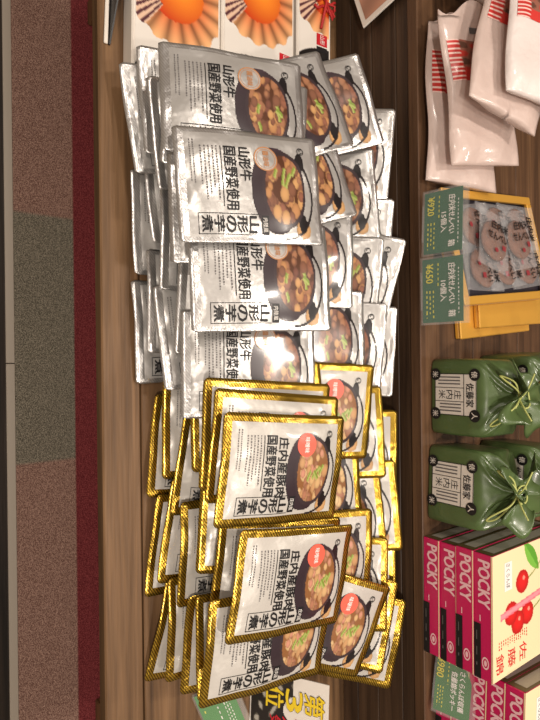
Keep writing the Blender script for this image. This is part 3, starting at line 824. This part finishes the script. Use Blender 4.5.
P = at(426.5, 482, SZ); rice_bag('green tied rice bag in front, beside the pink biscuit boxes', (P.x, P.y+.003, T+SZ), R(-3.5), seed=5)
P = at(431, 396, SZ); rice_bag('green tied rice bag behind the one next to the cracker boxes', (P.x-.004, P.y+.128, T+SZ), R(4), seed=8)
P = at(426, 482, SZ); rice_bag('green tied rice bag behind the one next to the biscuit boxes', (P.x+.006, P.y+.133, T+SZ), R(-4), seed=9)

# ------------------------------------------------------------------ pink biscuit boxes
m_magenta = mat('magenta_card', H(204, 24, 92), .35, 0, .5, .35)
m_cream = mat('cream_card', H(240, 222, 176), .4, 0, .5, .3)
m_pink2 = mat('pale_pink_ink', H(246, 200, 206), .4)
m_red = mat('red_ink', H(214, 40, 44), .4)
m_end = mat('box_end_card', H(96, 84, 52), .45); m_endp = mat('box_end_window', H(176, 172, 160), .4)
def cherry_art(w, d):
    cher = [(.20, .40), (.40, .27), (.44, .44), (.58, .42)]
    def col(x, y):                     # x across 0..1, y depth 0..1
        X, Y = x*w, y*d
        a = (.52-.24*(y/.6))
        # pocky stick
        if -.02 < y < .95:
            cy = .455-.12*(y-.1)
            if abs(x-(cy+.06)) < .028 and y > .09: return H(244, 150, 160) if abs(x-(cy+.06)) < .016 else H(228, 118, 134)
        for cx, cy in ((.30, .36), (.52, .22), (.62, .30), (.58, .42)):
            dd = math.hypot((X-cx*w)/.0155, (Y-cy*d)/.0165)
            if dd < 1: return H(250, 150, 130) if math.hypot(X-cx*w+.004, Y-cy*d-.004) < .003 else tuple(v*(1.05-.45*dd**2) for v in H(222, 34, 34))
        for cx, cy in ((.30, .36), (.58, .42)):
            t = (Y-cy*d)/(.05); 
            if 0 < t < 1 and abs(X-(cx*w-.018*t*t)) < .0011: return H(120, 140, 60)
        lx, ly = (X-.12*w), (Y-.48*d); u = lx*.75+ly*.66; v = -lx*.66+ly*.75
        if abs(u) < .03 and abs(v) < .011*(1-(u/.03)**2): return H(92, 160, 50) if v > 0 else H(122, 186, 70)
        return H(241, 224, 180)
    return col
BW, BD, BH = .162, .205, .0262
def biscuit_box(label, loc, rz, top):
    r = thing('biscuit_box', label, 'box', loc, rz, 'pink cherry biscuit boxes')
    if biscuit_box.proto is None:
        b = MB(); b.box(0, BW, 0, BD, 0, BH-.0002, 0, .0006); a1 = b.data('carton', m_magenta, False)
        b = MB(); fn = lambda x, y: Vector((x*BW, -.0004, y*BH)); f2 = lambda x, y: Vector((x*BW, -.0007, y*BH))
        text(b, 'POCKY', .05, .24, .42, .86, fn, 0, .07, .006); rect(b, .49, .32, .54, .37, fn, 0)
        rect(b, .56, 0.0, 1.0, .38, fn, 1); smallprint(b, .62, .08, .9, .24, 1, f2, 2, 4)
        ellipse(b, .86, .62, .05, .19, fn, 0, 18, .72); ellipse(b, .86, .62, .025, .08, fn, 0, 12)
        rect(b, 0, .94, 1, 1, fn, 3)
        a2 = b.data('spine_print', [m_pink2, m_ink, m_grey, m_cream], False)
        b = MB(); fe = lambda y, z: Vector((-.0004, y*BD, z*BH)); fe2 = lambda y, z: Vector((-.0007, y*BD, z*BH))
        rect(b, .01, .02, .99, .98, fe, 0); rect(b, .06, .18, .94, .82, fe2, 1); a3 = b.data('end_print', [m_end, m_endp], False)
        b = MB(); ft = lambda x, y: Vector((x*BW, y*BD, BH+.0001)); ca = cherry_art(BW, BD)
        paint(b, 0.002, 0.002, .998, .998, 120, 150, ft, ca)
        f3 = lambda x, y: ft(x, y)+Vector((0, 0, .0004))
        text(b, 'さくらんぼ', .10, .16, .30, .205, f3, 1); rect(b, .09, .14, .32, .23, lambda x, y: ft(x, y)+Vector((0, 0, .0002)), 3)
        for k, ch in enumerate('佐藤錦'): text(b, ch, .80, .315-.14*k, .95, .405-.14*k, f3, 2, .0)
        smallprint(b, .70, .06, .77, .42, 14, f3, 2, 9)
        a4 = b.data('lid_print', [m_paint, m_grey, m_red, m_white], False)
        biscuit_box.proto = (a1, a2, a3, a4)
    for nm, me in zip(('carton', 'spine_print', 'end_print', 'lid_print'), biscuit_box.proto):
        if nm == 'lid_print' and not top: continue
        o = bpy.data.objects.new(nm, me); COL.objects.link(o); o.parent = r
    return r
biscuit_box.proto = None
P = at(421.5, 537, SZ)
lv = ['lowest', 'second from the shelf', 'third from the shelf', 'topmost, cherry picture uncovered']
for k in range(4):
    biscuit_box(f'pink biscuit box in the stack beside the green bag, {lv[k]}', (P.x+(0, .001, -.001, 0)[k], P.y+.004+(0, .002, 0, .001)[k], T+SZ+.0003+k*BH), R(-.5), k == 3)
P2 = at(441, 672, SZ)
lv = ['lowest', 'second from the shelf', 'third from the shelf', 'fourth from the shelf', 'topmost']
for k in range(5):
    biscuit_box(f'pink biscuit box in the stack behind the lowest green price card, {lv[k]}', (P.x+BW+.010, P.y+.034, T+SZ+.0003+k*BH), R(-4), k == 4)

# ------------------------------------------------------------------ light
W = bpy.data.worlds.new('world'); S.world = W; W.use_nodes = True
W.node_tree.nodes['Background'].inputs[0].default_value = (*H(255, 226, 196), 1); W.node_tree.nodes['Background'].inputs[1].default_value = .30
def lamp(name, loc, size, e, col=(1, .86, .70), aim=None, spread=180):
    l = bpy.data.lights.new(name, 'AREA'); l.shape = 'DISK'; l.size = size; l.energy = e; l.color = col; l.spread = R(spread)
    o = bpy.data.objects.new(name, l); COL.objects.link(o); o.location = loc
    if aim: o.rotation_euler = (Vector(aim)-Vector(loc)).to_track_quat('-Z', 'Y').to_euler()
    return o
for loc, e in (((-.25, .62, 2.72), 15), ((.55, .70, 2.72), 12), ((.75, -.8, 2.72), 36), ((-1.2, .1, 2.72), 10), ((1.3, .4, 2.72), 10), ((-.7, -1.1, 2.72), 18), ((.1, 1.7, 2.72), 8)):  # those at negative y are fill added to brighten the carpet and shelf goods
    lamp('downlight_and_fill', loc, .16, e, (1, .89, .78))
S.view_settings.view_transform = 'Standard'; S.view_settings.look = 'None'; S.view_settings.gamma = 1; S.view_settings.use_curve_mapping = False
S.view_settings.exposure = -0.3
